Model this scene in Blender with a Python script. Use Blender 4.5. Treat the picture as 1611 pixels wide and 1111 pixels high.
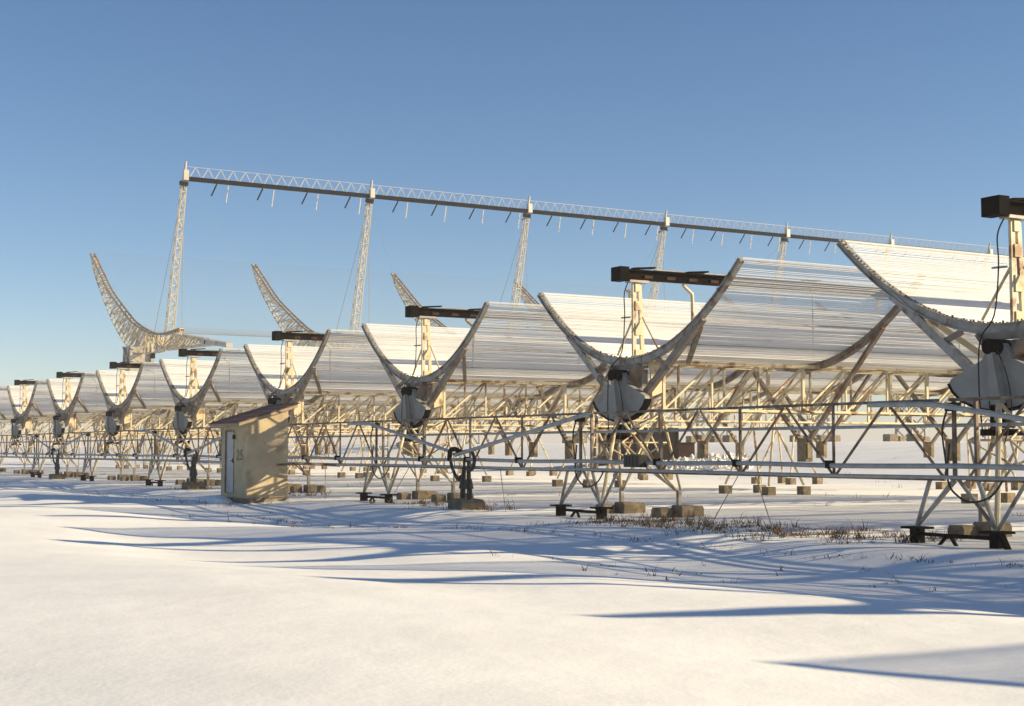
import bpy, math, random
from mathutils import Vector, Matrix, Quaternion, noise

# ------------------------------------------------------------------ camera, sky, sun, exposure
scene = bpy.context.scene
for o in list(bpy.data.objects):
    bpy.data.objects.remove(o)
EYE = 1.42
cam_data = bpy.data.cameras.new('camera')
cam = bpy.data.objects.new('camera', cam_data)
scene.collection.objects.link(cam)
cam.location = (0, 0, EYE)
cam.rotation_euler = (math.radians(90 + 3.73), 0, 0)
cam_data.sensor_width = 36
cam_data.lens = 36 * 2310 / 1611
cam_data.clip_end = 8000
cam_data.clip_start = 0.1
scene.camera = cam

SUN_EL, SUN_BEHIND = 19.9, 5.0          # elevation; degrees behind the camera's right
az = math.radians(90 + SUN_BEHIND)      # clockwise from +Y
world = bpy.data.worlds.new('World')
scene.world = world
world.use_nodes = True
wn = world.node_tree.nodes
wl = world.node_tree.links
bg = wn['Background']
sky = wn.new('ShaderNodeTexSky')
sky.sky_type = 'NISHITA'
sky.sun_disc = False
sky.sun_elevation = math.radians(SUN_EL)
sky.sun_rotation = az
sky.altitude = 100
sky.air_density = 0.7
sky.dust_density = 0.25
sky.ozone_density = 1.0
hs = wn.new('ShaderNodeHueSaturation')
hs.inputs['Saturation'].default_value = 1.25
wl.new(sky.outputs[0], hs.inputs['Color'])
wl.new(hs.outputs[0], bg.inputs[0])
bg.inputs[1].default_value = 0.072
sd = bpy.data.lights.new('sun', 'SUN')
sd.energy = 5.0
sd.angle = math.radians(0.55)
sd.color = (1.0, 0.82, 0.52)
sun = bpy.data.objects.new('sun', sd)
scene.collection.objects.link(sun)
el = math.radians(SUN_EL)
to_sun = Vector((math.sin(az) * math.cos(el), math.cos(az) * math.cos(el), math.sin(el)))
sun.rotation_euler = (-to_sun).to_track_quat('-Z', 'Y').to_euler()
vs = scene.view_settings
vs.view_transform = 'Standard'
vs.look = 'None'
vs.gamma = 1
vs.exposure = 0.9
vs.use_curve_mapping = False
scene.cycles.transparent_max_bounces = 40

# ------------------------------------------------------------------ frame of the row: local x = along the troughs, y = along the row
HEAD = math.radians(30.39)
O2 = Vector((2.61, 31.5, 0))
U1 = Vector((-math.sin(HEAD), math.cos(HEAD), 0))
U2 = Vector((math.cos(HEAD), math.sin(HEAD), 0))
def W(b, a, z=0.0):
    return O2 + U2 * b + U1 * a + Vector((0, 0, z))
def sstep(e0, e1, x):
    t = min(1, max(0, (x - e0) / (e1 - e0)))
    return t * t * (3 - 2 * t)
def ground_ba(b, a):
    z = 1.9 * sstep(26, 52, b)
    n = noise.noise(Vector((b * .19, a * .10, 1.3)))
    n2 = noise.noise(Vector((b * .42, a * .24, 7.7)))
    n3 = noise.noise(Vector((b * .06, a * .07, 3.1)))
    n4 = noise.noise(Vector((b * 1.1, a * .7, 5.1)))
    front = 1 - sstep(-4.6, -2.4, b)                      # open field in front of the trestles
    calm = 1 - .55 * sstep(-11, -15, b)
    z += front * (.27 * n + .05 * n2 - .10) * calm + (.03 + .03 * front) * n3 + .012 * n4
    z += .12 * sstep(-9.0, -12.5, b)                        # gently rising toward the camera
    return z
def ground(p):
    d = Vector((p[0], p[1], 0)) - O2
    return ground_ba(d.dot(U2), d.dot(U1))

# ------------------------------------------------------------------ materials
def mat(name, col, rough=.6, var=.25, scale=6, metal=0, bump=0, col2=None, spec=.4, rust=None, rust_amt=.5):
    m = bpy.data.materials.new(name)
    m.use_nodes = True
    nt = m.node_tree
    N, L = nt.nodes, nt.links
    p = N['Principled BSDF']
    p.inputs['Roughness'].default_value = rough
    p.inputs['Metallic'].default_value = metal
    p.inputs['Specular IOR Level'].default_value = spec
    tc = N.new('ShaderNodeTexCoord')
    geo = N.new('ShaderNodeNewGeometry')
    nz = N.new('ShaderNodeTexNoise')
    nz.inputs['Scale'].default_value = scale
    nz.inputs['Detail'].default_value = 6
    L.new(geo.outputs['Position'], nz.inputs['Vector'])
    r = N.new('ShaderNodeValToRGB')
    c2 = col2 or tuple(c * (1 - var) for c in col)
    r.color_ramp.elements[0].position = .3
    r.color_ramp.elements[1].position = .68
    r.color_ramp.elements[0].color = (*c2, 1)
    r.color_ramp.elements[1].color = (*col, 1)
    L.new(nz.outputs['Fac'], r.inputs['Fac'])
    out = r.outputs[0]
    if rust:
        n2 = N.new('ShaderNodeTexNoise')
        n2.inputs['Scale'].default_value = scale * .7 + .9
        n2.inputs['Detail'].default_value = 8
        L.new(geo.outputs['Position'], n2.inputs['Vector'])
        rr = N.new('ShaderNodeValToRGB')
        rr.color_ramp.elements[0].position = 1 - rust_amt - .06
        rr.color_ramp.elements[1].position = 1 - rust_amt + .06
        L.new(n2.outputs['Fac'], rr.inputs['Fac'])
        mx = N.new('ShaderNodeMix')
        mx.data_type = 'RGBA'
        L.new(rr.outputs[0], mx.inputs['Factor'])
        L.new(out, mx.inputs['A'])
        mx.inputs['B'].default_value = (*rust, 1)
        out = mx.outputs['Result']
    L.new(out, p.inputs['Base Color'])
    if bump:
        bp = N.new('ShaderNodeBump')
        bp.inputs['Strength'].default_value = bump
        bp.inputs['Distance'].default_value = .02
        nb = N.new('ShaderNodeTexNoise')
        nb.inputs['Scale'].default_value = scale * 6
        nb.inputs['Detail'].default_value = 8
        L.new(geo.outputs['Position'], nb.inputs['Vector'])
        L.new(nb.outputs['Fac'], bp.inputs['Height'])
        L.new(bp.outputs[0], p.inputs['Normal'])
    return m
M = {}
M['cream'] = mat('cream_painted_steel', (.66, .56, .37), .55, .18, 3, rust=(.26, .14, .06), rust_amt=.42)
M['steel'] = mat('weathered_grey_steel', (.40, .38, .34), .5, .35, 4, rust=(.20, .13, .08), rust_amt=.4)
M['rim'] = mat('rim_steel', (.36, .335, .29), .5, .4, 5, rust=(.16, .10, .06), rust_amt=.42)
M['rib'] = mat('rib_steel', (.27, .22, .17), .6, .4, 4, rust=(.15, .09, .05), rust_amt=.45)
M['dark'] = mat('dark_tarred_steel', (.006, .005, .004), .9, .4, 8, spec=.06)
M['feed'] = mat('dark_brown_painted_feed', (.007, .004, .003), .9, .5, 3, rust=(.020, .007, .003), rust_amt=.40, spec=.05)
M['feedrust'] = mat('rusty_orange_insert', (.05, .016, .006), .9, .5, 10)
M['bridge'] = mat('brown_rusty_angle_iron', (.27, .20, .145), .65, .4, 5, rust=(.12, .07, .04), rust_amt=.5)
M['pipe'] = mat('grey_zinc_pipe', (.43, .42, .39), .5, .3, 5)
M['fan'] = mat('grey_counterweight_paint', (.31, .30, .27), .6, .25, 2.5, rust=(.22, .18, .14), rust_amt=.36)
M['conc'] = mat('old_concrete', (.27, .215, .14), .9, .5, 5, bump=.6, rust=(.13, .10, .065), rust_amt=.42)
M['plaster'] = mat('beige_plaster', (.55, .44, .27), .9, .25, 2.2, bump=.4, rust=(.36, .28, .18), rust_amt=.42)
M['door'] = mat('pale_door_paint', (.46, .46, .43), .6, .2, 3)
M['tile'] = mat('red_brown_roof_sheet', (.085, .024, .014), .75, .5, 5)
M['tile2'] = mat('pale_worn_roof_sheet', (.17, .06, .035), .8, .4, 5)
M['wood'] = mat('weathered_board', (.36, .28, .19), .8, .35, 7)
M['black'] = mat('black_rubber', (.012, .011, .010), .5, .3, 9)
M['browncab'] = mat('dark_brown_cabin_paint', (.022, .010, .006), .75, .4, 2)
M['redbox'] = mat('rust_red_tank_paint', (.06, .016, .008), .7, .4, 4)
M['white'] = mat('white_painted_lattice', (.46, .43, .37), .5, .12, 2)
M['beam'] = mat('black_feed_beam', (.003, .003, .003), .9, .3, 5, spec=.02)
M['wire'] = mat('thin_zinc_wire', (.25, .24, .23), .5, .2, 5)
M['grass'] = mat('dry_brown_grass', (.20, .115, .05), .9, .6, 3)
M['rock'] = mat('snowy_rubble', (.80, .78, .74), .9, .1, 2.2, rust=(.30, .24, .17), rust_amt=.40)
M['ink'] = mat('dark_stencil_paint', (.14, .11, .075), .8, .3, 9)

M['screen'] = mat('bright_reflector_wire', (.89, .89, .88), .8, .08, .8, spec=.15)
def snow_mat():
    m = bpy.data.materials.new('snow')
    m.use_nodes = True
    nt = m.node_tree
    N, L = nt.nodes, nt.links
    p = N['Principled BSDF']
    p.inputs['Roughness'].default_value = .75
    p.inputs['Specular IOR Level'].default_value = .25
    geo = N.new('ShaderNodeNewGeometry')
    n1 = N.new('ShaderNodeTexNoise')
    n1.inputs['Scale'].default_value = .55
    n1.inputs['Detail'].default_value = 7
    L.new(geo.outputs['Position'], n1.inputs['Vector'])
    r = N.new('ShaderNodeValToRGB')
    r.color_ramp.elements[0].position = .32
    r.color_ramp.elements[1].position = .62
    r.color_ramp.elements[0].color = (.80, .80, .80, 1)
    r.color_ramp.elements[1].color = (.88, .88, .88, 1)
    L.new(n1.outputs['Fac'], r.inputs[0])
    L.new(r.outputs[0], p.inputs['Base Color'])
    n2 = N.new('ShaderNodeTexNoise')
    n2.inputs['Scale'].default_value = 26
    n2.inputs['Detail'].default_value = 5
    L.new(geo.outputs['Position'], n2.inputs['Vector'])
    n3 = N.new('ShaderNodeTexNoise')
    n3.inputs['Scale'].default_value = 2.2
    n3.inputs['Detail'].default_value = 5
    L.new(geo.outputs['Position'], n3.inputs['Vector'])
    b1 = N.new('ShaderNodeBump')
    b1.inputs['Strength'].default_value = .12
    b1.inputs['Distance'].default_value = .02
    L.new(n2.outputs['Fac'], b1.inputs['Height'])
    b2 = N.new('ShaderNodeBump')
    b2.inputs['Strength'].default_value = .22
    b2.inputs['Distance'].default_value = .06
    L.new(n3.outputs['Fac'], b2.inputs['Height'])
    L.new(b1.outputs[0], b2.inputs['Normal'])
    L.new(b2.outputs[0], p.inputs['Normal'])
    return m
M['snow'] = snow_mat()

# ------------------------------------------------------------------ helpers
COL = scene.collection
def V(*a):
    return Vector(a)
class MB:
    def __init__(s):
        s.v, s.f = [], []
    def add(s, vs_, fs):
        n = len(s.v)
        s.v += [tuple(v) for v in vs_]
        s.f += [tuple(i + n for i in f) for f in fs]
        return s
    def box(s, lo, hi):
        x0, y0, z0 = lo
        x1, y1, z1 = hi
        return s.add([(x0,y0,z0),(x1,y0,z0),(x1,y1,z0),(x0,y1,z0),(x0,y0,z1),(x1,y0,z1),(x1,y1,z1),(x0,y1,z1)],
                     [(0,3,2,1),(4,5,6,7),(0,1,5,4),(1,2,6,5),(2,3,7,6),(3,0,4,7)])
    def bar(s, p, q, w, h=None, w2=None, h2=None, up=None):
        p, q = Vector(p), Vector(q)
        h = h or w
        w2 = w2 or w
        h2 = h2 or h
        d = (q - p).normalized()
        u = Vector(up) if up else (V(0,0,1) if abs(d.z) < .95 else V(0,1,0))
        sx = d.cross(u).normalized()
        sy = sx.cross(d).normalized()
        vs_ = []
        for c, a, b in ((p, w, h), (q, w2, h2)):
            vs_ += [c - sx*a/2 - sy*b/2, c + sx*a/2 - sy*b/2, c + sx*a/2 + sy*b/2, c - sx*a/2 + sy*b/2]
        return s.add(vs_, [(0,3,2,1),(4,5,6,7),(0,1,5,4),(1,2,6,5),(2,3,7,6),(3,0,4,7)])
    def tube(s, p, q, r, r2=None, n=8):
        p, q = Vector(p), Vector(q)
        r2 = r if r2 is None else r2
        d = (q - p).normalized()
        u = V(0,0,1) if abs(d.z) < .95 else V(0,1,0)
        sx = d.cross(u).normalized()
        sy = sx.cross(d).normalized()
        vs_ = []
        for c, rr in ((p, r), (q, r2)):
            for i in range(n):
                t = 2*math.pi*i/n
                vs_.append(c + sx*math.cos(t)*rr + sy*math.sin(t)*rr)
        fs = [(i, (i+1) % n, n + (i+1) % n, n+i) for i in range(n)]
        fs += [tuple(range(n-1, -1, -1)), tuple(range(n, 2*n))]
        return s.add(vs_, fs)
    def path(s, pts, r, n=7, sub=5):
        pts = [Vector(p) for p in pts]
        out = []
        for i in range(len(pts)-1):                       # Catmull-Rom
            p0, p1, p2 = pts[max(i-1, 0)], pts[i], pts[i+1]
            p3 = pts[min(i+2, len(pts)-1)]
            for k in range(sub):
                t = k/sub
                out.append(.5*((2*p1) + (p2-p0)*t + (2*p0-5*p1+4*p2-p3)*t*t + (3*p1-p0-3*p2+p3)*t**3))
        out.append(pts[-1])
        base = len(s.v)
        ref = V(.31, .87, .38)
        for i, c in enumerate(out):
            d = (out[min(i+1, len(out)-1)] - out[max(i-1, 0)]).normalized()
            sx = d.cross(ref).normalized()
            sy = sx.cross(d).normalized()
            for k in range(n):
                t = 2*math.pi*k/n
                s.v.append(tuple(c + sx*math.cos(t)*r + sy*math.sin(t)*r))
        for i in range(len(out)-1):
            for k in range(n):
                a0 = base+i*n+k
                a1 = base+i*n+(k+1) % n
                s.f.append((a0, a1, a1+n, a0+n))
        return s
    def extrude(s, poly, origin, ex, ey, ez, t):          # polygon in (ex,ey), thickness t along ez
        n = len(poly)
        o, ex, ey, ez = Vector(origin), Vector(ex), Vector(ey), Vector(ez)
        vs_ = [o + ex*x + ey*y for x, y in poly] + [o + ex*x + ey*y + ez*t for x, y in poly]
        fs = [tuple(range(n-1, -1, -1)), tuple(range(n, 2*n))] + [(i, (i+1) % n, n+(i+1) % n, n+i) for i in range(n)]
        return s.add(vs_, fs)
    def mesh(s, name, m, smooth=False):
        me = bpy.data.meshes.new(name)
        me.from_pydata(s.v, [], s.f)
        me.materials.append(M[m])
        if smooth:
            me.polygons.foreach_set('use_smooth', [True]*len(me.polygons))
        me.validate()
        me.update()
        return me
    def build(s, name, m, parent=None, smooth=False):
        o = bpy.data.objects.new(name, s.mesh(name, m, smooth))
        COL.objects.link(o)
        o.parent = parent
        return o
def empty(name, loc, rz=0.0):
    o = bpy.data.objects.new(name, None)
    COL.objects.link(o)
    o.location = loc
    o.rotation_euler = (0, 0, rz)
    o.empty_display_size = .3
    return o
def tag(o, label, cat, group=None, kind=None):
    o['label'] = label
    o['category'] = cat
    if group:
        o['group'] = group
    if kind:
        o['kind'] = kind
    return o
_unit = {}
def member(name, p, q, w, m, parent, h=None, round_=False):
    """one straight member: an object of its own sharing a unit mesh"""
    key = (m, round_)
    if key not in _unit:
        b = MB()
        if round_:
            b.tube((0,0,0), (0,0,1), .5, n=8)
        else:
            b.box((-.5,-.5,0), (.5,.5,1))
        _unit[key] = b.mesh('member_' + m, m, False)
    p, q = Vector(p), Vector(q)
    d = q - p
    o = bpy.data.objects.new(name, _unit[key])
    COL.objects.link(o)
    o.parent = parent
    o.location = p
    o.rotation_mode = 'QUATERNION'
    o.rotation_quaternion = d.to_track_quat('Z', 'Y')
    o.scale = (w, h or w, d.length)
    return o
def copy_tree(o, parent=None):
    c = o.copy()
    COL.objects.link(c)
    c.parent = parent
    for ch in o.children:
        copy_tree(ch, c)
    return c

# ------------------------------------------------------------------ ground
def build_ground():
    bs = []
    b = -60.0
    while b < 1900:
        bs.append(b)
        if b < -26: b += 3
        elif b < -14: b += .7
        elif b < -2: b += .18
        elif b < 4: b += .5
        elif b < 60: b += 2.5
        else: b *= 1.35
    As = []
    a = -700.0
    while a < 2300:
        As.append(a)
        if a < -60: a += max(10, -(a+60)*.35)
        elif a < -38: a += 2
        elif a < 45: a += .45
        elif a < 110: a += 1.5
        else: a = a*1.25
    extra = [-500, -250, -120]
    bs = extra + bs
    vs_ = []
    for bb in bs:
        for aa in As:
            p = W(bb, aa)
            vs_.append((p.x, p.y, ground_ba(bb, aa)))
    na = len(As)
    fs = [(i*na+j, (i+1)*na+j, (i+1)*na+j+1, i*na+j+1) for i in range(len(bs)-1) for j in range(na-1)]
    g = MB().add(vs_, fs).build('snow_ground', 'snow', smooth=True)
    g['kind'] = 'structure'
    g['label'] = 'snow covered field with a shallow ditch'
build_ground()

# ------------------------------------------------------------------ trough antenna
LEN, HALF, VZ, FOC = 22.6, 3.7, 3.37, 1.955
def pz(y):
    return VZ + y*y/(4*FOC)
def arc_prism(x0, x1, tip, mid, off=.01, n=36, lip=None):
    """curved beam under the reflector, deeper at the middle"""
    b = MB()
    ring = []
    for i in range(n+1):
        y = -HALF + 2*HALF*i/n
        s = y/(2*FOC)
        nrm = Vector((0, s, -1)).normalized()             # outward, below the sheet
        t = mid + (tip-mid)*(abs(y)/HALF)**.8
        c = Vector((0, y, pz(y))) + nrm*off
        d = c + nrm*t
        ring.append((c, d))
    vs_ = []
    for c, d in ring:
        vs_ += [(x0, c.y, c.z), (x1, c.y, c.z), (x1, d.y, d.z), (x0, d.y, d.z)]
    fs = []
    for i in range(n):
        k = i*4
        for j in range(4):
            fs.append((k+j, k+(j+1) % 4, k+4+(j+1) % 4, k+4+j))
    fs += [(0,1,2,3), (n*4+3, n*4+2, n*4+1, n*4)]
    return b.add(vs_, fs)

def make_antenna(detail):
    rnd = random.Random(5)
    root = empty('trough_antenna', (0,0,0), HEAD)
    # reflector: a cylinder of fine parallel wires strung over the ribs
    wb = MB()
    y = -HALF
    while y <= HALF:
        s_ = y/(2*FOC)
        r_ = .0052*rnd.uniform(.9, 1.1)
        nrm = Vector((0, -s_, 1)).normalized()
        tan = Vector((0, 1, s_)).normalized()
        n0 = len(wb.v)
        xs = (.0, 4.8, 9.6, 14.4, 19.2, LEN)
        for x in xs:
            c = Vector((x, y, pz(y))) + tan*rnd.uniform(-.003, .003) + nrm*rnd.uniform(-.006, .006)
            for k in range(4):
                t = k*math.pi/2 + .4
                wb.v.append(tuple(c + nrm*math.sin(t)*r_ + tan*math.cos(t)*r_))
        for i in range(len(xs)-1):
            for k in range(4):
                q = n0+i*4
                wb.f.append((q+k, q+(k+1) % 4, q+4+(k+1) % 4, q+4+k))
        step = .0200*rnd.uniform(.9, 1.1)
        if rnd.random() < .03:
            step *= 1.5
        y += step/math.sqrt(1+s_*s_)
    refl = wb.build('wire_reflector', 'screen', root, True)
    refl['kind'] = 'stuff'
    for y in (-3.66, -3.1, -2.3, -1.4, 1.6, 2.6, 3.2, 3.66):
        nrm = Vector((0, y/(2*FOC), -1)).normalized()
        c = Vector((0, y, pz(y))) + nrm*.03
        member('stiffening_rod', (.1, c.y, c.z), (LEN-.1, c.y, c.z), .018, 'steel', root, round_=True)
    # near end rim: web with two flanges and the wire anchors along its edge
    rim = arc_prism(-.10, -.05, .08, .17).build('rim', 'rim', root)
    arc_prism(-.13, -.02, .025, .03, off=.0).build('flange', 'rim', rim)
    fl = arc_prism(-.13, -.02, .02, .025, off=.0, n=36)
    vs2 = []
    n = 36
    for i in range(n+1):                                  # lower flange follows the web's lower edge
        y = -HALF + 2*HALF*i/n
        nrm = Vector((0, y/(2*FOC), -1)).normalized()
        t = .17 + (.08-.17)*(abs(y)/HALF)**.8
        for q in range(4):
            p = Vector(fl.v[i*4+q]) + nrm*(t+.008)
            vs2.append(tuple(p))
    fl.v = vs2
    fl.build('flange', 'rim', rim)
    tb = MB()
    for i in range(110):
        y = -HALF + .05 + (2*HALF-.1)*i/109
        s = y/(2*FOC)
        nrm = Vector((0, -s, 1)).normalized()
        c = Vector((-.08 + rnd.uniform(-.03, .03), y, pz(y)))
        tb.bar(c, c + nrm*rnd.uniform(.012, .04), .02, .03)
    tb.build('wire_anchor_row', 'rib', rim)['kind'] = 'stuff'
    # ribs further in
    for x in (4.8, 9.6, 14.4, 19.2, LEN-.1):
        arc_prism(x-.07, x+.07, .10, .17, off=.02, n=24).build('rib', 'rib', root)
        if x < 22:
            for s in (-1, 1):
                member('frame_strut', (x, s*2.55, pz(2.55)-.16), (x, s*.14, 1.6), .10, 'rib', root, .08)
            cw = MB()
            cw.box((x-.10, -.15, 1.12), (x+.10, .15, 1.66))
            cw.box((x-.07, -.18, 1.2), (x+.07, -.152, 1.55))
            cw.build('hanging_weight', 'conc', root)
    # end struts, braces
    for s in (-1, 1):
        MB().bar((-.05, s*2.5, pz(2.5)-.13), (-.12, s*.62, 2.58), .11, .15).build('strut', 'rim' if s > 0 else 'rib', root)
        MB().bar((-.07, s*.95, 3.3), (-.08, s*1.42, 3.12), .06, .09).build('short_brace', 'rib', root)
    MB().bar((.06, 2.45, pz(2.45)-.16), (.5, .9, 2.85), .05, .10).build('knee_brace', 'cream', root)
    MB().bar((.04, -2.3, pz(2.3)-.16), (.95, -.68, 3.27), .09, .10).build('knee_brace', 'rib', root)
    # hub bracket between rim and counterweight
    hb = MB()
    for y0, y1 in ((.5, .2), (-.5, -.2)):
        hb.bar((-.16, y0, 3.2), (-.2, y1, 2.86), .22, .06, up=(0,1,0))
    hb.box((-.17, -.55, 3.12), (.0, .55, 3.22))
    hb.build('hub_bracket', 'rib', root)
    MB().box((.0, -.30, 2.72), (.16, .30, 3.11)).build('hub_box', 'rim', root)
    MB().extrude([(.0, 3.2), (.40, 3.2), (.34, 2.62), (.05, 2.52)], (0, -.62, 0), (1,0,0), (0,0,1), (0,1,0), .05).build('gusset_plate', 'cream', root)
    # fan shaped counterweight
    half = [(.0, 3.06), (.12, 3.04), (.21, 2.94), (.28, 2.8), (.93, 2.52), (.96, 2.46), (.88, 2.33), (.70, 2.18), (.40, 2.06), (.0, 2.0)]
    poly = half + [(-a, z) for a, z in reversed(half[1:-1])]
    fan = MB().extrude(poly, (-.38, 0, 0), (0,1,0), (0,0,1), (1,0,0), .12).build('counterweight', 'fan', root)
    edge = MB()
    arcpts = [(.96, 2.46), (.88, 2.33), (.70, 2.18), (.40, 2.06), (.0, 2.0), (-.40, 2.06), (-.70, 2.18), (-.88, 2.33), (-.96, 2.46)]
    for (a0, z0), (a1, z1) in zip(arcpts, arcpts[1:]):
        edge.bar((-.32, a0*1.015, z0-.012), (-.32, a1*1.015, z1-.012), .16, .035, up=(0,0,1))
    edge.build('toothed_edge', 'dark', fan)
    MB().tube((-.60, -.02, 2.98), (-.2, -.02, 2.98), .12, n=16).build('pivot_bearing', 'dark', root)
    # drive under the counterweight
    dr = MB()
    dr.box((-.42, -.18, 1.74), (-.2, .12, 1.94))
    dr.box((-.5, -.3, 1.62), (-.1, .3, 1.72))
    dr.tube((-.36, .1, 1.98), (-.36, .1, 2.16), .06)
    dr.tube((-.36, -.12, 1.98), (-.36, -.12, 2.12), .07)
    dr.build('drive_motor', 'dark', root)
    # pivot stand
    st = empty('pivot_stand', (0,0,0)); st.parent = root
    MB().bar((-.55, -.16, 2.1), (-.55, -.03, 2.98), .20, .11, .09, .08, up=(1,0,0)).build('column', 'fan', st)
    ap = (-.55, -.18, 2.14)
    apb = (.75, 0, 2.2)
    plate = (-1.41, -.85, .24)
    blocks = [(.4, 1.05), (.4, -1.05)]
    member('leg', ap, plate, .085, 'cream', st, round_=True)
    member('leg', ap, (.35, -1.0, .55), .06, 'cream', st, round_=True)
    member('leg', ap, (.35, 1.0, .55), .06, 'cream', st, round_=True)
    member('leg', apb, (.45, -1.05, .55), .06, 'cream', st, round_=True)
    member('leg', apb, (.45, 1.05, .55), .06, 'cream', st, round_=True)
    mids = {}
    for nm, (x, y) in dict(fl=(-.6, .38), fr=(-.6, -.42), bl=(.55, .42), br=(.55, -.42)).items():
        mids[nm] = (x, y, 1.55)
    for i, j in (('fl','fr'), ('fr','br'), ('br','bl'), ('bl','fl')):
        member('tie', mids[i], mids[j], .034, 'cream', st, round_=True)
    member('leg', (.42, 1.02, .5), mids['fl'], .042, 'steel', st, round_=True)
    member('leg', (.42, 1.02, .5), (.1, .1, 1.2), .042, 'steel', st, round_=True)
    member('leg', (.42, -1.02, .5), mids['fr'], .042, 'cream', st, round_=True)
    member('leg', (.42, -1.02, .5), (.0, -.05, 1.2), .042, 'cream', st, round_=True)
    member('brace', mids['fl'], (.0, -.05, 1.12), .036, 'cream', st, round_=True)
    member('brace', mids['fr'], (.0, -.05, 1.12), .036, 'cream', st, round_=True)
    member('brace', mids['bl'], (.1, .1, 1.15), .036, 'cream', st, round_=True)
    member('brace', mids['br'], (.1, .1, 1.15), .036, 'cream', st, round_=True)
    member('brace', mids['fl'], apb, .034, 'cream', st, round_=True)
    member('brace', mids['fr'], apb, .034, 'cream', st, round_=True)
    for (bx, by) in blocks:
        for i, q in enumerate((-.40, .0, .42)):
            f = MB()
            w, h = (.17, .19, .18)[i], (.20, .25, .22)[i]
            pl = [(-w, -.18), (w, -.18), (w*1.04, h-.07), (w*.8, h), (-w*.8, h), (-w*1.04, h-.06)]
            f.extrude(pl, (bx+q-.15, by + (.05, -.12, .08)[i], 0), (0,1,0), (0,0,1), (1,0,0), (.28, .32, .30)[i])
            f.build('footing', 'conc', st)
        member('footing_bolt', (bx, by, .1), (bx, by, .55), .08, 'steel', st)
    for x in (12.0, 21.6):
        for y in (-.5, .5):
            for dx, dy in ((-.7, .55*(1 if y > 0 else -1)), (.7, .55*(1 if y > 0 else -1))):
                member('leg', (x, y, 2.25), (x+dx, y+dy, .3), .075, 'cream', st, round_=True)
        for dx in (-.7, .7):
            for y in (-1.05, 1.05):
                MB().box((x+dx-.15, y-.15, -.15), (x+dx+.15, y+.15, .26)).build('footing', 'conc', st)
    # girder under the reflector
    if detail:
        g = empty('girder', (0,0,0)); g.parent = root
        def gm(name, p, q, w, m='cream'):
            member(name, p, q, w, m, g)
    else:
        gb = MB()
        def gm(name, p, q, w, m='cream'):
            gb.bar(p, q, w)
    X0, X1, NP = .35, 22.35, 17
    top, bot = 3.27, 2.25
    for y in (-.6, .6):
        for z in (top, bot):
            gm('chord', (X0, y, z), (X1, y, z), .075 if z == top else .05)
        for i in range(NP+1):
            x = X0 + (X1-X0)*i/NP
            gm('post', (x, y, bot), (x, y, top), .065 if i % 3 == 0 else .042)
            if i < NP:
                x2 = X0 + (X1-X0)*(i+1)/NP
                gm('diagonal', (x, y, bot), (x2, y, top), .045)
    for i in range(NP+1):
        x = X0 + (X1-X0)*i/NP
        gm('cross_tie', (x, -.6, top), (x, .6, top), .05)
        gm('cross_tie', (x, -.6, bot), (x, .6, bot), .045)
        if i < NP:
            gm('cross_brace', (x, -.6, bot), (x+(X1-X0)/NP, .6, bot), .04)
            gm('cross_brace', (x, .6, bot), (x, -.6, top), .035)
            gm('cross_brace', (x, -.6, top), (x+(X1-X0)/NP, .6, top), .03)
    if not detail:
        gb.build('girder', 'cream', root)
    # feed line on its posts
    fd = MB()
    fd.box((-.22, -.10, 5.06), (LEN-.3, .10, 5.09))
    fd.box((-.22, -.13, 5.24), (LEN-.3, .13, 5.27))
    fd.box((-.22, -.05, 5.09), (LEN-.3, .05, 5.24))
    feed = fd.build('feed_line', 'feed', root)
    MB().box((-.45, -.18, 5.01), (-.2205, .18, 5.31)).build('end_cap', 'dark', feed)
    for i in range(36):
        x = .25 + i*.6
        MB().box((x, -.09, 5.095), (x+.22, .09, 5.16)).build('dipole_mount', 'feedrust', feed)
    for x in (.05, 1.5, 4.8, 9.6, 14.4, 19.2):
        b = MB()
        b.bar((x-.05, 0, 5.30), (x+.5, 0, 5.345), .16, .035)
        b.bar((x+.08, 0, 5.272), (x+.08, 0, 5.31), .05)
        b.build('saddle', 'feed', feed)
    member('top_cable', (.6, .05, 5.31), (LEN-.5, .05, 5.30), .03, 'steel', feed, round_=True)
    # main mast: two rails joined by plates with slots between
    ms = MB()
    zb, zt = 3.36, 4.98
    def edges(z):
        t = (z-zb)/(zt-zb)
        return .02, .24 - .08*t
    ms.bar((edges(zb)[0], 0, zb), (edges(zt)[0], 0, zt), .09, .055, up=(0,1,0))
    ms.bar((edges(zb)[1], 0, zb), (edges(zt)[1], 0, zt), .09, .055, up=(0,1,0))
    for z0, z1 in ((3.36, 3.55), (3.86, 4.12), (4.40, 4.60), (4.80, 4.98)):
        x1 = edges((z0+z1)/2)[1]
        ms.box((.03, -.05, z0), (x1, .05, z1))
    mast = ms.build('mast', 'cream', root)
    MB().bar((-.14, 0, 5.02), (.36, 0, 5.02), .2, .05).build('mast_head', 'steel', mast)
    member('mast_stay', (.05, .06, 4.25), (.02, .62, 3.46), .05, 'cream', mast, round_=True)
    member('mast_stay', (.2, -.06, 4.25), (.25, -.62, 3.46), .04, 'cream', mast, round_=True)
    member('mast_stay', (-.04, .05, 4.25), (-.1, .30, 4.25), .035, 'steel', mast, round_=True)
    for x in (4.8, 9.6, 14.4, 19.2):
        member('feed_post', (x+.3, 0, 3.38), (x+.3, 0, 5.06), .035, 'steel', root, round_=True)
    for x in (1.5,):
        MB().path([(x-.15, 0, 5.06), (x-.12, 0, 4.98), (x+.02, -.02, 4.86), (x+.08, -.02, 4.7), (x+.08, -.02, 3.38)], .04).build('feed_post', 'cream', root, True)
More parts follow.
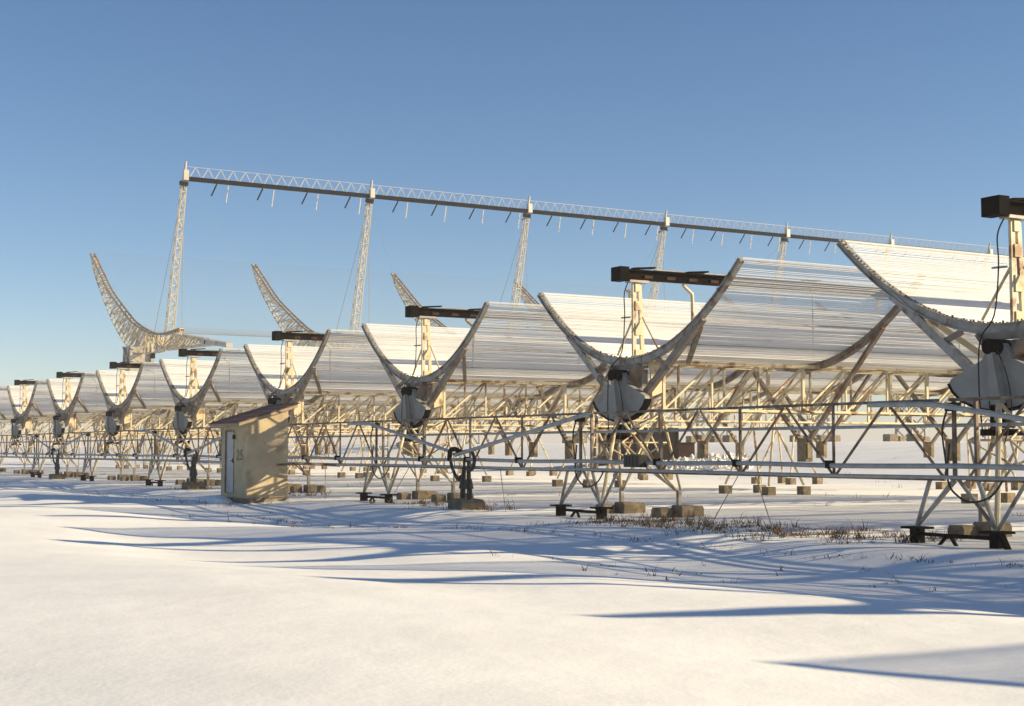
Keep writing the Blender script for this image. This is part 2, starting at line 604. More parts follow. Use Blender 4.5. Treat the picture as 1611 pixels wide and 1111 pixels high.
    MB().path([(-.10, .02, 5.03), (-.12, .16, 4.75), (-.12, .15, 4.25), (-.14, .24, 3.5), (-.44, .26, 3.1), (-.50, .25, 2.4), (-.52, .2, 1.9), (-.6, .1, 1.6)], .012).build('feed_cable', 'black', root, True)
    MB().path([(-.5, -.1, 2.95), (-.56, -.34, 2.55), (-.58, -.44, 2.0), (-.7, -.4, 1.5)], .010).build('feed_cable', 'black', root, True)
    return root

POS = {-1: ('trough antenna just out of view beyond the right edge, nearest the camera', 0), 0: ('trough antenna out of view on the right, next to the nearest visible one', 0),
       1: ('largest white trough antenna, cut off by the right edge of the view', 1),
       2: ('white trough antenna with dark feed line in front of the brown cabin', 1),
       3: ('white trough antenna third from the right, between the hose riser and the shed', 1),
       4: ('white trough antenna rising directly behind the small beige shed', 1),
       5: ('white trough antenna first to the left of the beige shed', 0),
       6: ('white trough antenna second to the left of the beige shed', 0),
       7: ('white trough antenna third to the left of the beige shed', 0),
       8: ('smallest complete trough antenna at the left edge of the view', 0),
       9: ('trough antenna behind the leftmost one, only its screen in view', 0),
       10: ('farthest trough antenna of the row, mostly hidden by the others', 0)}
protoA = make_antenna(True)
protoB = make_antenna(False)
used = set()
for k, (lab, det) in POS.items():
    p = protoA if det else protoB
    o = p if id(p) not in used else copy_tree(p)
    used.add(id(p))
    base = W(0, (k-2)*10 - (.2 if k == 1 else 0))
    o.location = base
    tag(o, lab, 'antenna', 'parabolic trough antennas in a row')

# ------------------------------------------------------------------ cable bridge: trestles and spans
GB = -1.41
NAMES = {1: 'at the right edge', 2: 'in front of the brown cabin', 3: 'just left of the hose riser', 4: 'behind the beige shed',
         5: 'first left of the shed', 6: 'second left of the shed', 7: 'third left of the shed', 8: 'at the left edge', 0: 'out of view on the right'}
def make_trestle():
    r = empty('trestle', (0,0,0), HEAD)
    for y in (-.08, -.5):
        member('post', (0, y, .95), (0, y, 2.13), .05, 'bridge', r)
    member('post', (.25, -.3, .95), (.25, -.3, 2.1), .05, 'steel', r)
    for z in (1.25, 1.45, 1.65, 1.85):
        member('rung', (0, -.5, z), (.25, -.3, z), .025, 'steel', r)
    for z in (.95, 2.12):
        member('cross_tie', (0, .0, z+.03), (0, -.55, z+.03), .05, 'bridge', r)
    for y in (.7, -.85):
        MB().box((-.16, y-.19, .20), (.16, y+.19, .235)).build('foot_plate', 'dark', r)
        MB().bar((0, y, -.3), (0, y, .199), .16, .16).build('foot_post', 'dark', r)
    member('foot_spur', (-.02, -.95, .18), (-.1, -1.2, -.15), .07, 'dark', r)
    member('foot_bar', (-.06, .62, .13), (-.06, -.76, .13), .055, 'dark', r)
    member('foot_brace', (-.06, .05, .12), (-.1, .25, -.1), .04, 'dark', r)
    member('foot_brace', (-.06, -.02, .12), (-.1, -.24, -.1), .04, 'dark', r)
    for y0, y1, x1, w in ((.7, .42, 0, .07), (.7, -.05, .05, .06), (.7, -.1, -.06, .06), (-.85, -.52, 0, .07), (-.85, -.1, .06, .06), (-.85, -1.35, .05, .06)):
        member('leg', (0, y0, .235), (x1, y1, .95), w, 'steel', r, round_=True)
    MB().path([(-.08, -.05, 1.5), (-.1, -.03, .95), (-.1, -.22, .72), (-.1, -.5, .64), (-.1, -.85, .74), (-.06, -1.05, 1.0)], .016).build('drooping_cable', 'black', r, True)
    MB().path([(-.07, -.03, 2.05), (-.1, .06, 1.7), (-.08, .02, 1.2), (-.06, .05, 1.0)], .016).build('cable', 'black', r, True)
    MB().box((-.09, -.16, 1.98), (.06, .02, 2.11)).build('clamp', 'dark', r)
    return r
tp = make_trestle()
for k in (1, 2, 3, 4, 5, 6, 7, 8, 0):
    o = tp if k == 1 else copy_tree(tp)
    o.location = W(GB, (k-2)*10 - (.2 if k == 1 else 0))
    tag(o, 'steel trestle on dark foot plates under the cable bridge, ' + NAMES[k], 'trestle', 'trestles of the cable bridge')
def make_span():
    r = empty('cable_bridge', (0,0,0), HEAD)
    y0, y1 = -.08, 9.5                                    # toward the next antenna on the left
    zt, zb = 2.15, .96
    member('top_chord', (0, y0+.1, zt), (0, y1-.1, zt), .045, 'bridge', r)
    member('bottom_chord', (0, y0, zb), (0, y1, zb), .045, 'bridge', r)
    ys = [y0 + (y1-y0)*i/4 for i in range(5)]
    for i, y in enumerate(ys[1:-1]):
        member('post', (0, y, zb), (0, y, zt), (.035, .04, .065)[i], 'bridge', r)
    for a, b in zip(ys, ys[1:]):
        m = (a+b)/2
        member('diagonal', (.01, a+.03, zb+.03), (.01, m-.04, zt-.03), .032, 'bridge', r)
        member('diagonal', (.01, m+.04, zt-.03), (.01, b-.03, zb+.03), .032, 'bridge', r)
    member('upper_pipe', (.12, -.5, 1.77), (.12, 9.5, 1.77), .055, 'pipe', r, round_=True)
    pts = [(-.10, -.5+i*2.5, 1.165 - (.02 if i % 2 else 0)) for i in range(5)]
    MB().path(pts, .042, n=10, sub=4).build('lower_pipe', 'pipe', r, True)
    MB().path([(-.16, -.5, 1.0), (-.16, 2.5, .99), (-.16, 6, 1.0), (-.16, 9.5, 1.0)], .03).build('lower_cable', 'pipe', r, True)
    for y in ys[1:-1]:
        MB().box((-.16, y-.04, 1.10), (-.03, y+.04, 1.23)).build('pipe_bracket', 'dark', r)
    return r
sp = make_span()
SPL = {1: 'widest one, with junction box', 2: 'above the hose riser', 3: 'reaching the shed', 4: 'just left of the shed', 5: 'second left of the shed',
       6: 'third left of the shed', 7: 'ending at the left edge', 0: 'leaving at the right edge', 8: 'beyond the left edge'}
for k in (1, 2, 3, 4, 5, 6, 7, 8, 0):
    o = sp if k == 1 else copy_tree(sp)
    o.location = W(GB, (k-2)*10)
    tag(o, 'brown lattice cable bridge span with grey pipes, ' + SPL[k], 'cable bridge', 'spans of the cable bridge')
# the junction box hanging in the nearest span
jb = MB()
for i in range(5):
    jb.box((-.2, -.0 + i*.11, -.13 + .01*(i % 2)), (.0, .085 + i*.11, .10 + .012*((i*7) % 3)))
j = jb.build('junction_box', 'black')
j.location = W(GB-.1, -10+7.4, 1.19); j.rotation_euler = (0, 0, HEAD)
tag(j, 'black ribbed junction box clamped on the lower pipe of the nearest span', 'junction box')

# ------------------------------------------------------------------ hose risers
def make_riser():
    r = empty('hose_riser', (0,0,0), HEAD)
    pl = [(-.36, -.15), (.36, -.15), (.34, .2), (.26, .27), (-.28, .25), (-.35, .18)]
    MB().extrude(pl, (-.3, 0, 0), (0,1,0), (0,0,1), (1,0,0), .6).build('concrete_base', 'conc', r)
    for y in (-.13, .13):
        b = MB()
        b.tube((0, y, .2), (0, y, .55), .05)
        b.tube((0, y*1.25, .5), (0, y*1.05, .72), .10, .07, 10)
        b.tube((0, y*1.05, .72), (0, y*.8, 1.0), .055)
        b.tube((0, y*.8, 1.0), (0, y*.75, 1.16), .035)
        b.tube((0, y*1.6, .28), (0, y*1.5, .62), .05, .045)
        b.build('cable_head', 'black', r)
    for i in range(4):
        z = .78 + i*.08
        MB().tube((-.04, -.17 - .01*i, z), (-.04, -.24, z-.01), .018).build('fitting', 'black', r)
    MB().path([(.0, .12, .88), (-.02, .24, .76), (-.04, .42, .78), (-.06, .62, 1.05), (-.06, .68, 1.26)], .04).build('hose', 'black', r, True)
    MB().path([(.02, .14, .80), (-.0, .28, .69), (-.02, .46, .74), (-.04, .60, .98), (-.06, .72, 1.24)], .025).build('hose', 'black', r, True)
    MB().path([(.0, -.1, .96), (-.04, -.3, .94), (-.06, -.46, 1.02), (-.06, -.5, 1.2), (-.06, -.38, 1.36), (-.06, -.12, 1.38), (-.06, .2, 1.33), (-.06, .5, 1.3)], .042).build('hose', 'black', r, True)
    MB().path([(-.1, .85, 1.25), (-.1, .9, 1.0), (-.1, .62, .85), (-.1, .40, 1.0), (-.1, .45, 1.25)], .010).build('loop_of_wire', 'wire', r, True)
    MB().path([(-.06, .72, 1.16), (-.1, .6, 1.38), (-.08, .42, 1.42), (-.06, .2, 1.36)], .06).build('pipe_joint', 'dark', r, True)
    MB().path([(-.08, .62, 1.36), (-.05, 2.9, 1.72), (-.03, 4.6, 1.98), (-.02, 5.2, 2.07), (.0, 5.5, 2.10), (.02, 6.8, 2.13)], .042, n=9).build('drop_pipe', 'pipe', r, True)
    MB().path([(-.08, .40, 1.28), (-.05, -2.2, 1.68), (-.02, -4.0, 1.96), (-.0, -4.6, 2.06), (.03, -5.0, 2.12), (.05, -5.25, 2.10)], .045, n=9).build('drop_pipe', 'pipe', r, True)
    return r
rp = make_riser()
for k, (a, lab) in enumerate(((4.45, 'black hose riser on a concrete base below the sagging pipes right of the shed'),
                              (24.45, 'black hose riser on a concrete base just left of the shed'),
                              (44.45, 'black hose riser on a concrete base near the left edge'),
                              (-15.55, 'hose riser just out of view whose pipe slopes down at the right edge'))):
    o = rp if k == 0 else copy_tree(rp)
    o.location = W(GB-.25, a, ground_ba(GB-.25, a) - .02)
    tag(o, lab, 'hose riser', 'hose risers of the cable bridge')

# ------------------------------------------------------------------ shed
def make_shed():
    r = empty('shed', W(-3.98, 12.8, -.05), HEAD)
    Wd, Ln, H0, H1 = 1.2, 2.1, 2.17, 2.54
    b = MB()
    # walls with a door opening in the x=0 face (between y 1.15 and 1.9)
    def wall_quad(pts, t):
        pass
    poly = [(0, 0), (Wd, 0), (Wd, H1), (0, H0)]
    b.extrude(poly, (0, 0, 0), (1,0,0), (0,0,1), (0,1,0), .12)
    b.extrude(poly, (0, Ln-.12, 0), (1,0,0), (0,0,1), (0,1,0), .12)
    b.box((Wd-.12, .12, 0), (Wd, Ln-.12, H1-.03))
    b.box((0, .12, 0), (.12, 1.02, H0))
    b.box((0, 1.78, 0), (.12, Ln-.12, H0))
    b.box((0, 1.02, 2.0), (.12, 1.78, H0))
    b.box((0, 1.02, 0), (.12, 1.78, .22))
    b.build('wall', 'plaster', r)
    MB().box((-.03, -.03, -.2), (Wd+.03, Ln+.03, .10)).build('plinth', 'conc', r)
    fr = MB()
    fr.box((-.012, 1.02, .22), (.09, 1.07, 2.0)); fr.box((-.012, 1.73, .22), (.09, 1.78, 2.0)); fr.box((-.012, 1.07, 1.95), (.09, 1.73, 2.0))
    d = MB().box((.025, 1.075, .23), (.065, 1.725, 1.945)).build('door', 'door', r)
    fr.build('frame', 'bridge', d)
    hd = MB(); hd.box((-.01, 1.13, 1.08), (.026, 1.16, 1.2)); hd.box((-.03, 1.13, 1.12), (-.009, 1.25, 1.145)); hd.build('handle', 'dark', d)
    MB().box((-.07, .94, 1.74), (-.001, 1.0, 1.86)).build('lamp_socket', 'dark', r)
    # number painted on the door side wall
    cu = bpy.data.curves.new('number', 'FONT')
    cu.body = '25'; cu.size = .42; cu.align_x = 'CENTER'; cu.align_y = 'CENTER'; cu.extrude = .001
    t = bpy.data.objects.new('number', cu); COL.objects.link(t)
    bpy.context.view_layer.update()
    me = bpy.data.meshes.new_from_object(t)
    bpy.data.objects.remove(t)
    me.materials.clear(); me.materials.append(M['ink'])
    t = bpy.data.objects.new('painted_number', me); COL.objects.link(t); t.parent = r
    t.location = (-.004, .55, 1.28); t.rotation_euler = (math.radians(90), 0, math.radians(-90)); t.scale = (1.25, 1, 1)
    # roof: fascia and strips of sheet
    sl = (H1-H0)/Wd
    def rz(x): return H0 + sl*x
    rf = MB()
    rf.extrude([(-.30, rz(-.30)+.02), (Wd+.2, rz(Wd+.2)+.02), (Wd+.2, rz(Wd+.2)+.10), (-.30, rz(-.30)+.10)], (0, -.2, 0), (1,0,0), (0,0,1), (0,1,0), Ln+.4)
    roof = rf.build('roof', 'wood', r)
    n = 9
    for i in range(n):
        x0 = -.33 + (Wd+.56)*i/n
        x1 = -.33 + (Wd+.56)*(i+1)/n
        q = MB()
        q.bar((x0-.01, Ln/2, rz(x0)+.115), (x1+.03, Ln/2, rz(x1)+.132), Ln+.44, .022, up=(0,0,1))
        q.build('roof_sheet', 'tile' if i % 2 == 0 else 'tile2', roof)
    MB().box((-.05, -.045, 0.1), (.0, -.001, H0)).build('corner_strip', 'conc', r) if False else None
    tag(r, 'small beige plastered shed with pale door and red brown lean-to roof', 'shed')
    # duct from the cable bridge into the side wall
    MB().path([(.9, -.02, 1.02), (.95, -.25, 1.03), (1.5, -.5, 1.05), (2.5, -.62, 1.0)], .035).build('cable_duct', 'bridge', r, True)
    return r
make_shed()
b = MB()
n = 14
b.v.append((0, 0, .2))
for rr, zz in ((.35, .18), (.7, .08), (1.0, -.08)):
    for i in range(n):
        t = 2*math.pi*i/n
        s = 1 + .15*math.sin(3*t+1)
        b.v.append((rr*s*.55*math.cos(t), rr*s*1.1*math.sin(t), zz))
for i in range(n):
    b.f.append((0, 1+i, 1+(i+1) % n))
    for k in range(2):
        b.f.append((1+k*n+i, 1+(k+1)*n+i, 1+(k+1)*n+(i+1) % n, 1+k*n+(i+1) % n))
o = b.build('snow_drift', 'snow', smooth=True)
o.location = W(-4.45, 14.0, ground_ba(-4.45, 14)); o.rotation_euler = (0,0,HEAD)
o['kind'] = 'structure'; o['label'] = 'low snow drift against the shed door'

# ------------------------------------------------------------------ things beyond the row
def px(x, y, z):
    """helper for laying out: world point at pixel column x at depth z on the ground"""
    p = Vector(((x-805.5)/2310*z, z, 0))
    p.z = ground(p)
    return p
def cabin():
    p = px(1003, 0, 92)
    r = empty('cabin', (p.x, p.y, p.z-.05), HEAD*.15)
    w, d, h = 5.2, 2.2, 2.25
    c = MB(); c.box((-w/2, 0, 0), (w/2, d, h)); c.build('body', 'browncab', r)
    for i in range(7):
        x = -w/2 + .05 + (w-.1)*i/6
        MB().box((x-.04, -.035, .02), (x+.04, -.002, h-.05)).build('wall_batten', 'browncab', r)
    MB().box((-w/2-.12, -.12, h), (w/2+.12, d+.12, h+.10)).build('roof', 'browncab', r)
    for i in range(12):
        x = -w/2 + w*i/11
        member('railing_post', (x, -.05, h+.1), (x, -.05, h+.62), .045, 'cream', r)
        if i < 11:
            member('railing_brace', (x, -.05, h+.12), (x+w/11, -.05, h+.6), .035, 'cream', r)
    for z in (h+.16, h+.62):
        member('railing_bar', (-w/2, -.05, z), (w/2, -.05, z), .06, 'cream', r)
    MB().box((w/2-1.6, -.04, .1), (w/2-.9, -.005, 1.75)).build('door', 'browncab', r)
    tag(r, 'dark brown cabin with pale railing on its roof beyond the antennas', 'cabin')
    q = px(1074, 0, 93)
    t = empty('tank', (q.x, q.y, q.z-.05), .1)
    MB().box((-.75, 0, 0), (.75, 1.0, .95)).build('tank_body', 'redbox', t)
    MB().box((-.8, -.05, .95), (.8, 1.05, 1.02)).build('lid', 'browncab', t)
    tag(t, 'low rust red box standing right of the brown cabin', 'box')
cabin()
rnd = random.Random(11)
rk = MB()
for i in range(420):
    x = rnd.uniform(1045, 1180)
    z = rnd.uniform(79, 88)
    p = px(x, 0, z)
    hh = max(0, .5*(1 - abs((x-1105)/70)**2)) * rnd.random()
    s = rnd.uniform(.07, .24)
    c = p + V(0, 0, hh + s*.3)
    q = Quaternion((rnd.random()-.5, rnd.random()-.5, rnd.random()-.5, rnd.random()-.5)).normalized()
    base = [V(1,0,0), V(-1,0,0), V(0,1,0), V(0,-1,0), V(0,0,.8), V(0,0,-.8)]
    vv = [c + q @ (v*s*rnd.uniform(.7, 1.2)) for v in base]
    rk.add(vv, [(0,2,4),(2,1,4),(1,3,4),(3,0,4),(2,0,5),(1,2,5),(3,1,5),(0,3,5)])
o = rk.build('rubble', 'rock')
tag(o, 'heap of snow dusted rubble in front of the brown cabin', 'rubble', kind='stuff')
# concrete blocks on the rise
bm_ = MB()
bm_.extrude([(-.5, -.25), (.5, -.25), (.5, .8), (.42, .92), (-.42, .92), (-.5, .8)], (-.45, 0, 0), (0,1,0), (0,0,1), (1,0,0), .9)
me = bm_.mesh('block', 'conc')
BX = [1088, 1104, 1125, 1147, 1252, 1270, 1292, 1311, 1400, 1414, 1437, 1453, 1575, 1592, 893, 912]
ORD = ['leftmost'] + [w + ' from the left' for w in ('second', 'third', 'fourth', 'fifth', 'sixth', 'seventh', 'eighth', 'ninth', 'tenth', 'eleventh', 'twelfth',
       'thirteenth', 'fourteenth', 'fifteenth')] + ['rightmost']
BX.sort()
for i, x in enumerate(BX):
    p = px(x, 0, 136 + (i*37 % 9))
    o = bpy.data.objects.new('concrete_block', me); COL.objects.link(o)
    o.location = p; o.rotation_euler = (0,0,HEAD + .1*math.sin(i*3)); s = .8 + .25*abs(math.sin(i*1.7)); o.scale = (s, s, s*.9)
    tag(o, 'tan concrete block on the far snowy rise, ' + ORD[i] + ' of the blocks', 'block', 'concrete blocks on the far rise')

# ------------------------------------------------------------------ the large cylinder antenna behind, along the troughs' direction
ZREF = 117.4
def ew(x, y):
    Z = 95669/(x+550)
    return ((Z-ZREF)/.8626, 1.42 + (706-y)*Z/2310)       # (row offset, height)
BASE = Vector(((265-805.5)/2310*ZREF, ZREF, 0))
def build_ew():
    r = empty('cylinder_antenna', BASE, HEAD)             # local x along the focal line, y north
    up = [ew(*p) for p in ((140.9,397.8), (153.8,423.6), (169.6,455.2), (189.4,483), (209,506.7), (229,519.6), (240.9,524.6), (258.7,525), (284.5,517))]
    lo = [ew(*p) for p in ((142.5,403), (147,425), (156,452), (173.6,495), (193.4,532.5), (215,554), (247,554), (259,548), (282.5,531.5))]
    def lerp_curve(c, t):
        f = t*(len(c)-1)
        i = min(int(f), len(c)-2)
        u = f-i
        P = [Vector((q[0], q[1], 0)) for q in (c[max(i-1,0)], c[i], c[i+1], c[min(i+2, len(c)-1)])]
        v = .5*((2*P[1]) + (P[2]-P[0])*u + (2*P[0]-5*P[1]+4*P[2]-P[3])*u*u + (3*P[1]-P[0]-3*P[2]+P[3])*u**3)
        return v.x, v.y
    NS = 40
    U = [lerp_curve(up, i/NS) for i in range(NS+1)]
    Lw = [lerp_curve(lo, i/NS) for i in range(NS+1)]
    rib = MB()
    tops = MB()
    for w in (-.2, .2):
        for i in range(NS):
            tops.bar((w, *U[i]), (w, *U[i+1]), .10, .14)
            rib.bar((w, *Lw[i]), (w, *Lw[i+1]), .10)
            if i % 2 == 0:
                rib.bar((w, *U[i]), (w, *Lw[i+1]), .09)
                rib.bar((w, *Lw[i+1]), (w, *U[min(i+2, NS)]), .07)
            rib.bar((w, *U[i]), (w, *Lw[i]), .06)
    for i in range(0, NS+1, 2):
        rib.bar((-.2, *U[i]), (.2, *U[i]), .06)
        rib.bar((-.2, *Lw[i]), (.2, *Lw[i]), .06)
        rib.bar((-.2, *U[i]), (.2, *Lw[i]), .05)
    rib_me = rib.mesh('rib_lattice', 'cream')
    top_me = tops.mesh('rib_edge', 'rib')
    # mast
    b0, t0 = ew(265, 522), ew(287, 250)
    mm = MB()
    NM = 16
    def mp(t, sx, sy):
        w = .30*(1-t) + .16*t
        return V(sx*w, b0[0] + (t0[0]-b0[0])*t + sy*w, b0[1] + (t0[1]-b0[1])*t)
    cor = [(-1,-1), (1,-1), (1,1), (-1,1)]
    TM = .88
    for c in range(4):
        mm.bar(mp(0, *cor[c]), mp(TM, *cor[c]), .08, .08, .06, .06)
        for i in range(NM):
            ta, tb_ = TM*i/NM, TM*(i+1)/NM
            a, b = cor[c], cor[(c+1) % 4]
            if i % 2: a, b = b, a
            mm.bar(mp(ta, *a), mp(tb_, *b), .04)
            mm.bar(mp(tb_, *cor[c]), mp(tb_, *cor[(c+1) % 4]), .05)
    mast_me = mm.mesh('mast', 'white')
    hd = MB()
    c0, c1 = mp(TM, 0, 0), mp(1.0, 0, 0)
    hd.tube(c0, mp(.90, 0, 0), .22, .2, 10)
    hd.tube(mp(.90, 0, 0), c1, .13, .09, 10)
    hd.box((-.2, c1.y-.2, c1.z-1.5), (.2, c1.y+.2, c1.z-.7))
    head_me = hd.mesh('mast_head', 'white')
    ck = MB()
    ck.tube(mp(.862, 0, 0), mp(.885, 0, 0), .36, .36, 12)
    for sy in (-1, 1):
        ck.bar(mp(.87, 0, 0), mp(.85, 0, 0) + V(0, sy*.7, 0), .10)
    collar_me = ck.mesh('collar', 'dark')
    # feed beam between masts
    SPN = 15.0
    bz = ew(288, 277)[1]
    by = t0[0] + .1
    bb = MB().box((.22, by-.16, bz-.15), (SPN-.22, by+.16, bz+.17))
    beam_me = bb.mesh('feed_beam', 'beam')
    tr = MB()
    NZ = 15
    for i in range(NZ):
        x0 = .3 + (SPN-.6)*i/NZ
        x1 = .3 + (SPN-.6)*(i+1)/NZ
        xm = (x0+x1)/2
        for sy in (-.2, .2):
            tr.bar((x0, by+sy, bz+.15), (xm, by, bz+.98), .024)
            tr.bar((xm, by, bz+.98), (x1, by+sy, bz+.15), .024)
    tr.bar((.1, by, bz+.98), (SPN-.1, by, bz+.98), .025)
    truss_me = tr.mesh('truss', 'white')
    rod = MB()
    rod.bar((0, by, bz-.2), (-.25, by+.5, bz-1.1), .08)
    rod_me = rod.mesh('hanging_rod', 'beam')
    rod2 = MB()
    rod2.bar((0, by, bz-.24), (-.12, by+.12, bz-1.6), .05)
    rod2_me = rod2.mesh('hanging_rod', 'cream')
    collar = mp(.865, 0, 0)
    def part(name, me, x, parent):
        o = bpy.data.objects.new(name, me); COL.objects.link(o); o.parent = parent; o.location = (x, 0, 0); return o
    def sub(name, me, parent):
        o = bpy.data.objects.new(name, me); COL.objects.link(o); o.parent = parent; return o
    BJ = [0, 16.07, 31.55, 46.7, 61.6, 75.8, 90.6, 105.5]
    for j in range(8):
        x = BJ[j]
        rb = part('rib', rib_me, x, r)
        sub('rib_edge', top_me, rb)
        ma = part('mast', mast_me, x, r)
        sub('mast_head', head_me, ma)
        sub('collar', collar_me, ma)
        g1, g2 = ew(240.9, 523), ew(284.5, 517)
        for (gy, gz) in (g1, g2):
            member('guy_wire', collar, (0, gy, gz), .045, 'wire', ma, round_=True)
        member('guy_wire', collar, (15.5, *up[0]), .02, 'wire', ma, round_=True)
        if j < 7:
            be = part('feed_beam', beam_me, x, r)
            be.scale = ((BJ[j+1]-BJ[j])/SPN, 1, 1)
            sub('truss', truss_me, be)
            for q in range(4):
                o = sub('hanging_rod', rod_me, be); o.location = (2.4+q*3.6, 0, 0)
                o = sub('hanging_rod', rod2_me, be); o.location = (3.3+q*3.6, 0, 0)
        # pier
        pr = MB()
        py, pzz = ew(216, 545)
        gz = ground(BASE + U2*x + U1*py)
        for sx in (-1.1, 1.1):
            for sy in (-1.2, 1.2):
                pr.bar((sx, py+sy*1.1, gz-.2), (sx*.8, py+sy*.8, pzz), .22)
            for i in range(5):
                z0 = gz + (pzz-gz)*i/5
                z1 = gz + (pzz-gz)*(i+1)/5
                pr.bar((sx*.9, py-1.1, z0), (sx*.9, py+1.1, z1), .12)
                pr.bar((sx*.9, py+1.1, z0), (sx*.9, py-1.1, z1), .12)
        pr.box((-.9, py-.8, pzz-2.2), (.9, py+.8, pzz))
        p = pr.build('pier', 'steel', r)
        p.location = (x, 0, 0)
        dk = MB().box((-.15, ew(239,0)[0]-.2, ew(239,564)[1]), (.15, ew(239,0)[0]+.2, ew(239,554)[1])).build('hanging_drive', 'dark', r)
        dk.location = (x, 0, 0)
    # end arm of the first frame
    ar = MB()
    a_t0, a_t1 = ew(278.5, 526.5), ew(326, 534)
    a_b0, a_b1 = ew(256.7, 550), ew(324, 543)
    for w in (-.35, .35):
        ar.bar((w, *a_t0), (w*.7, *a_t1), .16)
        ar.bar((w, *a_b0), (w*.7, *a_b1), .16)
        for i in range(6):
            t, t2 = i/6, (i+1)/6
            pa = V(w, a_t0[0]+(a_t1[0]-a_t0[0])*t, a_t0[1]+(a_t1[1]-a_t0[1])*t)
            pb = V(w, a_b0[0]+(a_b1[0]-a_b0[0])*t, a_b0[1]+(a_b1[1]-a_b0[1])*t)
            pc = V(w, a_b0[0]+(a_b1[0]-a_b0[0])*t2, a_b0[1]+(a_b1[1]-a_b0[1])*t2)
            ar.bar(pa, pb, .09)
            ar.bar(pa, pc, .08)
    arm = ar.build('end_arm', 'cream', r)
    e0, e1 = ew(322, 544), ew(343, 532)
    eb = MB()
    eb.extrude([(ew(322,0)[0], ew(322,544.5)[1]), (ew(343,0)[0], ew(343,543)[1]), (ew(345,0)[0], ew(345,537)[1]), (ew(322,0)[0], ew(322,532)[1])], (-.4,0,0), (0,1,0), (0,0,1), (1,0,0), .8)
    eb.bar((0, *ew(343, 540)), (0, *ew(360, 543)), .5, .35)
    eb.build('end_box', 'white', arm)
    hole = ew(329, 538.5)
    MB().tube((-.43, *hole), (-.39, *hole), .14, n=12).build('bolt_hole', 'dark', arm)
    # wires of the big reflector
    wr = MB()
    full = U + [lerp_curve([U[-1], ew(300, 516), ew(330, 508), ew(352, 494)], i/12) for i in range(1, 13)]
    pts = []
    for i in range(len(full)-1):
        for q in range(2):
            t = q/2
            pts.append((full[i][0]*(1-t)+full[i+1][0]*t, full[i][1]*(1-t)+full[i+1][1]*t))
    for y, z in pts[:80]:
        wr.tube((0, y, z+.12), (BJ[7], y, z+.12), .004, n=4)
    o = wr.build('wire_screen', 'wire', r); o['kind'] = 'stuff'
    tag(r, 'huge lattice cylinder antenna behind, tall white masts holding a long black feed beam', 'antenna')
build_ew()

# ------------------------------------------------------------------ thin winter haze over the plain
def haze():
    m = bpy.data.materials.new('haze_air')
    m.use_nodes = True
    N = m.node_tree.nodes
    N.remove(N['Principled BSDF'])
    v = N.new('ShaderNodeVolumePrincipled')
    v.inputs['Color'].default_value = (.96, .94, .98, 1)
    v.inputs['Density'].default_value = .0008
    m.node_tree.links.new(v.outputs[0], N['Material Output'].inputs['Volume'])
    M['haze'] = m
    o = MB().box((-600, -900, -2.5), (3000, 3600, 27)).build('haze', 'haze')
    o.location = O2
    o.rotation_euler = (0, 0, HEAD)
    o['kind'] = 'stuff'
    o['label'] = 'thin pale haze lying over the snowy plain'
    o['category'] = 'haze'
haze()

# ------------------------------------------------------------------ stays of the cable bridge
def stay(b0, a0, z0, b1, a1, lab):
    g = ground_ba(b1, a1)
    o = MB().path([W(b0, a0, z0), W((b0+b1)/2, (a0+a1)/2, (z0+g)/2 - .01), W(b1, a1, g-.02)], .009, n=5, sub=2).build('stay_wire', 'wire')
    tag(o, lab, 'wire', 'stay wires of the cable bridge')
stay(-1.35, -5.2, 1.0, -1.6, -4.6, 'thin stay wire from the nearest span to the snow, left one of a pair')
stay(-1.35, -5.6, 1.0, -1.6, -6.4, 'thin stay wire from the nearest span to the snow, right one of a pair')
stay(-1.35, 3.4, 1.0, -1.6, 2.7, 'thin stay wire right of the hose riser beside the shed')
stay(-1.35, 13.5, 1.0, -1.6, 12.9, 'thin stay wire from the span just right of the shed')
stay(-1.35, 8.0, 1.0, -1.6, 8.8, 'thin stay wire right of the shed trestle')

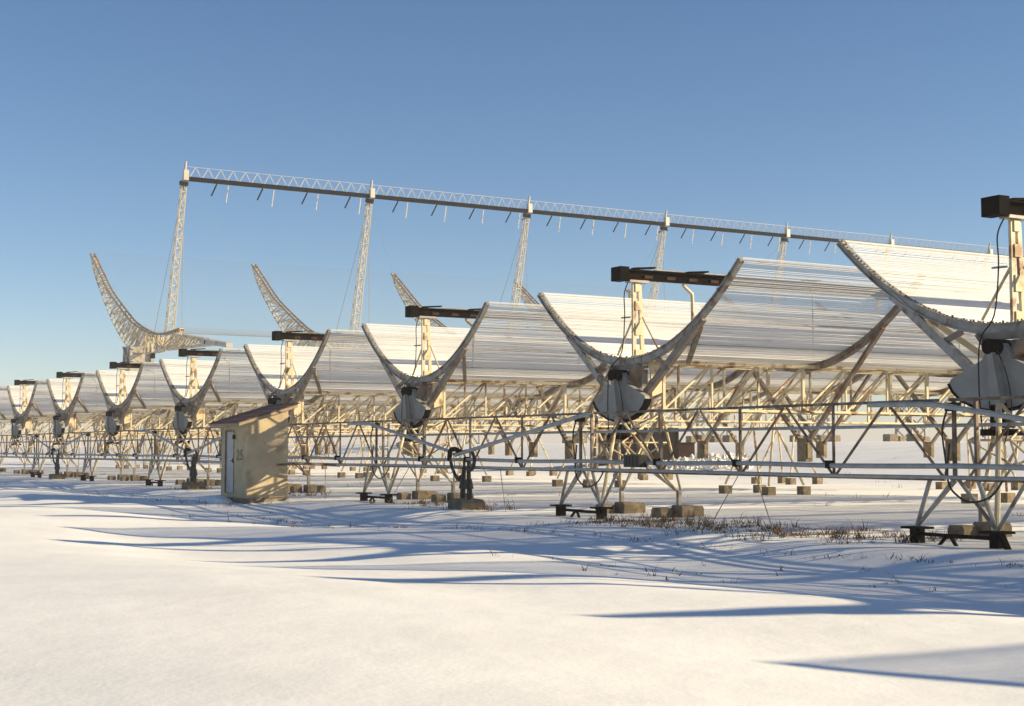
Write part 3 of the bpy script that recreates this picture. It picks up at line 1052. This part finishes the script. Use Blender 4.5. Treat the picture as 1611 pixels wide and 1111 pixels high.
# ------------------------------------------------------------------ dry grass
def grass():
    rnd = random.Random(3)
    vs_, fs = [], []
    def tuft(p, n, h, spread):
        for i in range(n):
            t = rnd.uniform(0, 2*math.pi)
            rr = rnd.random()**.7*spread
            c = p + V(math.cos(t)*rr, math.sin(t)*rr, 0)
            c.z = ground(c) - .01
            hh = h*rnd.choice((.3, .45, .6, .8, 1, 1.6))*rnd.uniform(.7, 1.1)
            lean = V(rnd.uniform(-1, 1), rnd.uniform(-1, 1), 0)*hh*1.1
            w = V(math.cos(t+1.3), math.sin(t+1.3), 0)*rnd.uniform(.004, .009)
            k = len(vs_)
            m = c + lean*.35 + V(0, 0, hh*.6)
            e = c + lean + V(0, 0, hh)
            vs_.extend([tuple(c-w), tuple(c+w), tuple(m+w*.7), tuple(m-w*.7), tuple(e)])
            fs.extend([(k, k+1, k+2, k+3), (k+3, k+2, k+4)])
    for i in range(190):                                  # a ragged band right of the antenna footings
        a = rnd.uniform(-9.5, -1.6)
        bb = rnd.gauss(-1.3, .75) - .06*(a+5)
        tuft(W(bb, a), rnd.randint(8, 34), rnd.uniform(.04, .16), rnd.uniform(.08, .4))
    for base in (0, 10, 20):
        for i in range(40):
            tuft(W(rnd.gauss(.0, .7)-.8, base - 1.0 - abs(rnd.gauss(0, 1.8))), rnd.randint(6, 28), rnd.uniform(.05, .16), rnd.uniform(.06, .3))
    for a in (4.45, 24.45):
        for i in range(14):
            tuft(W(GB-.25 + rnd.gauss(.1, .3), a + rnd.gauss(-.2, .45)), 26, rnd.uniform(.08, .22), .25)
    for i in range(30):
        tuft(W(-4.5 + rnd.gauss(0, .5), 12.8 + rnd.uniform(-.9, 2.6)), 14, .07, .2)
    for i in range(170):                                  # stray stalks on the ditch slope
        b = rnd.uniform(-7.5, -3.0)
        a = rnd.uniform(-18, 24)
        if noise.noise(V(b*.35, a*.13, 9)) > .05:
            tuft(W(b, a), rnd.randint(2, 8), rnd.uniform(.04, .13), rnd.uniform(.03, .16))
    for i in range(150):                                  # a line of weeds along the lip
        a = rnd.uniform(-17, 10)
        tuft(W(-4.2 - .11*(a+4) + rnd.gauss(0, .10), a), rnd.randint(2, 9), rnd.uniform(.03, .09), rnd.uniform(.05, .2))
    for i in range(120):
        a = rnd.uniform(-30, 60); b = rnd.uniform(3, 40)
        tuft(W(b, a), 10, .12, .3)
    o = MB().add(vs_, fs).build('dry_grass', 'grass')
    tag(o, 'dry brown grass and weeds poking through the snow', 'grass', kind='stuff')
grass()
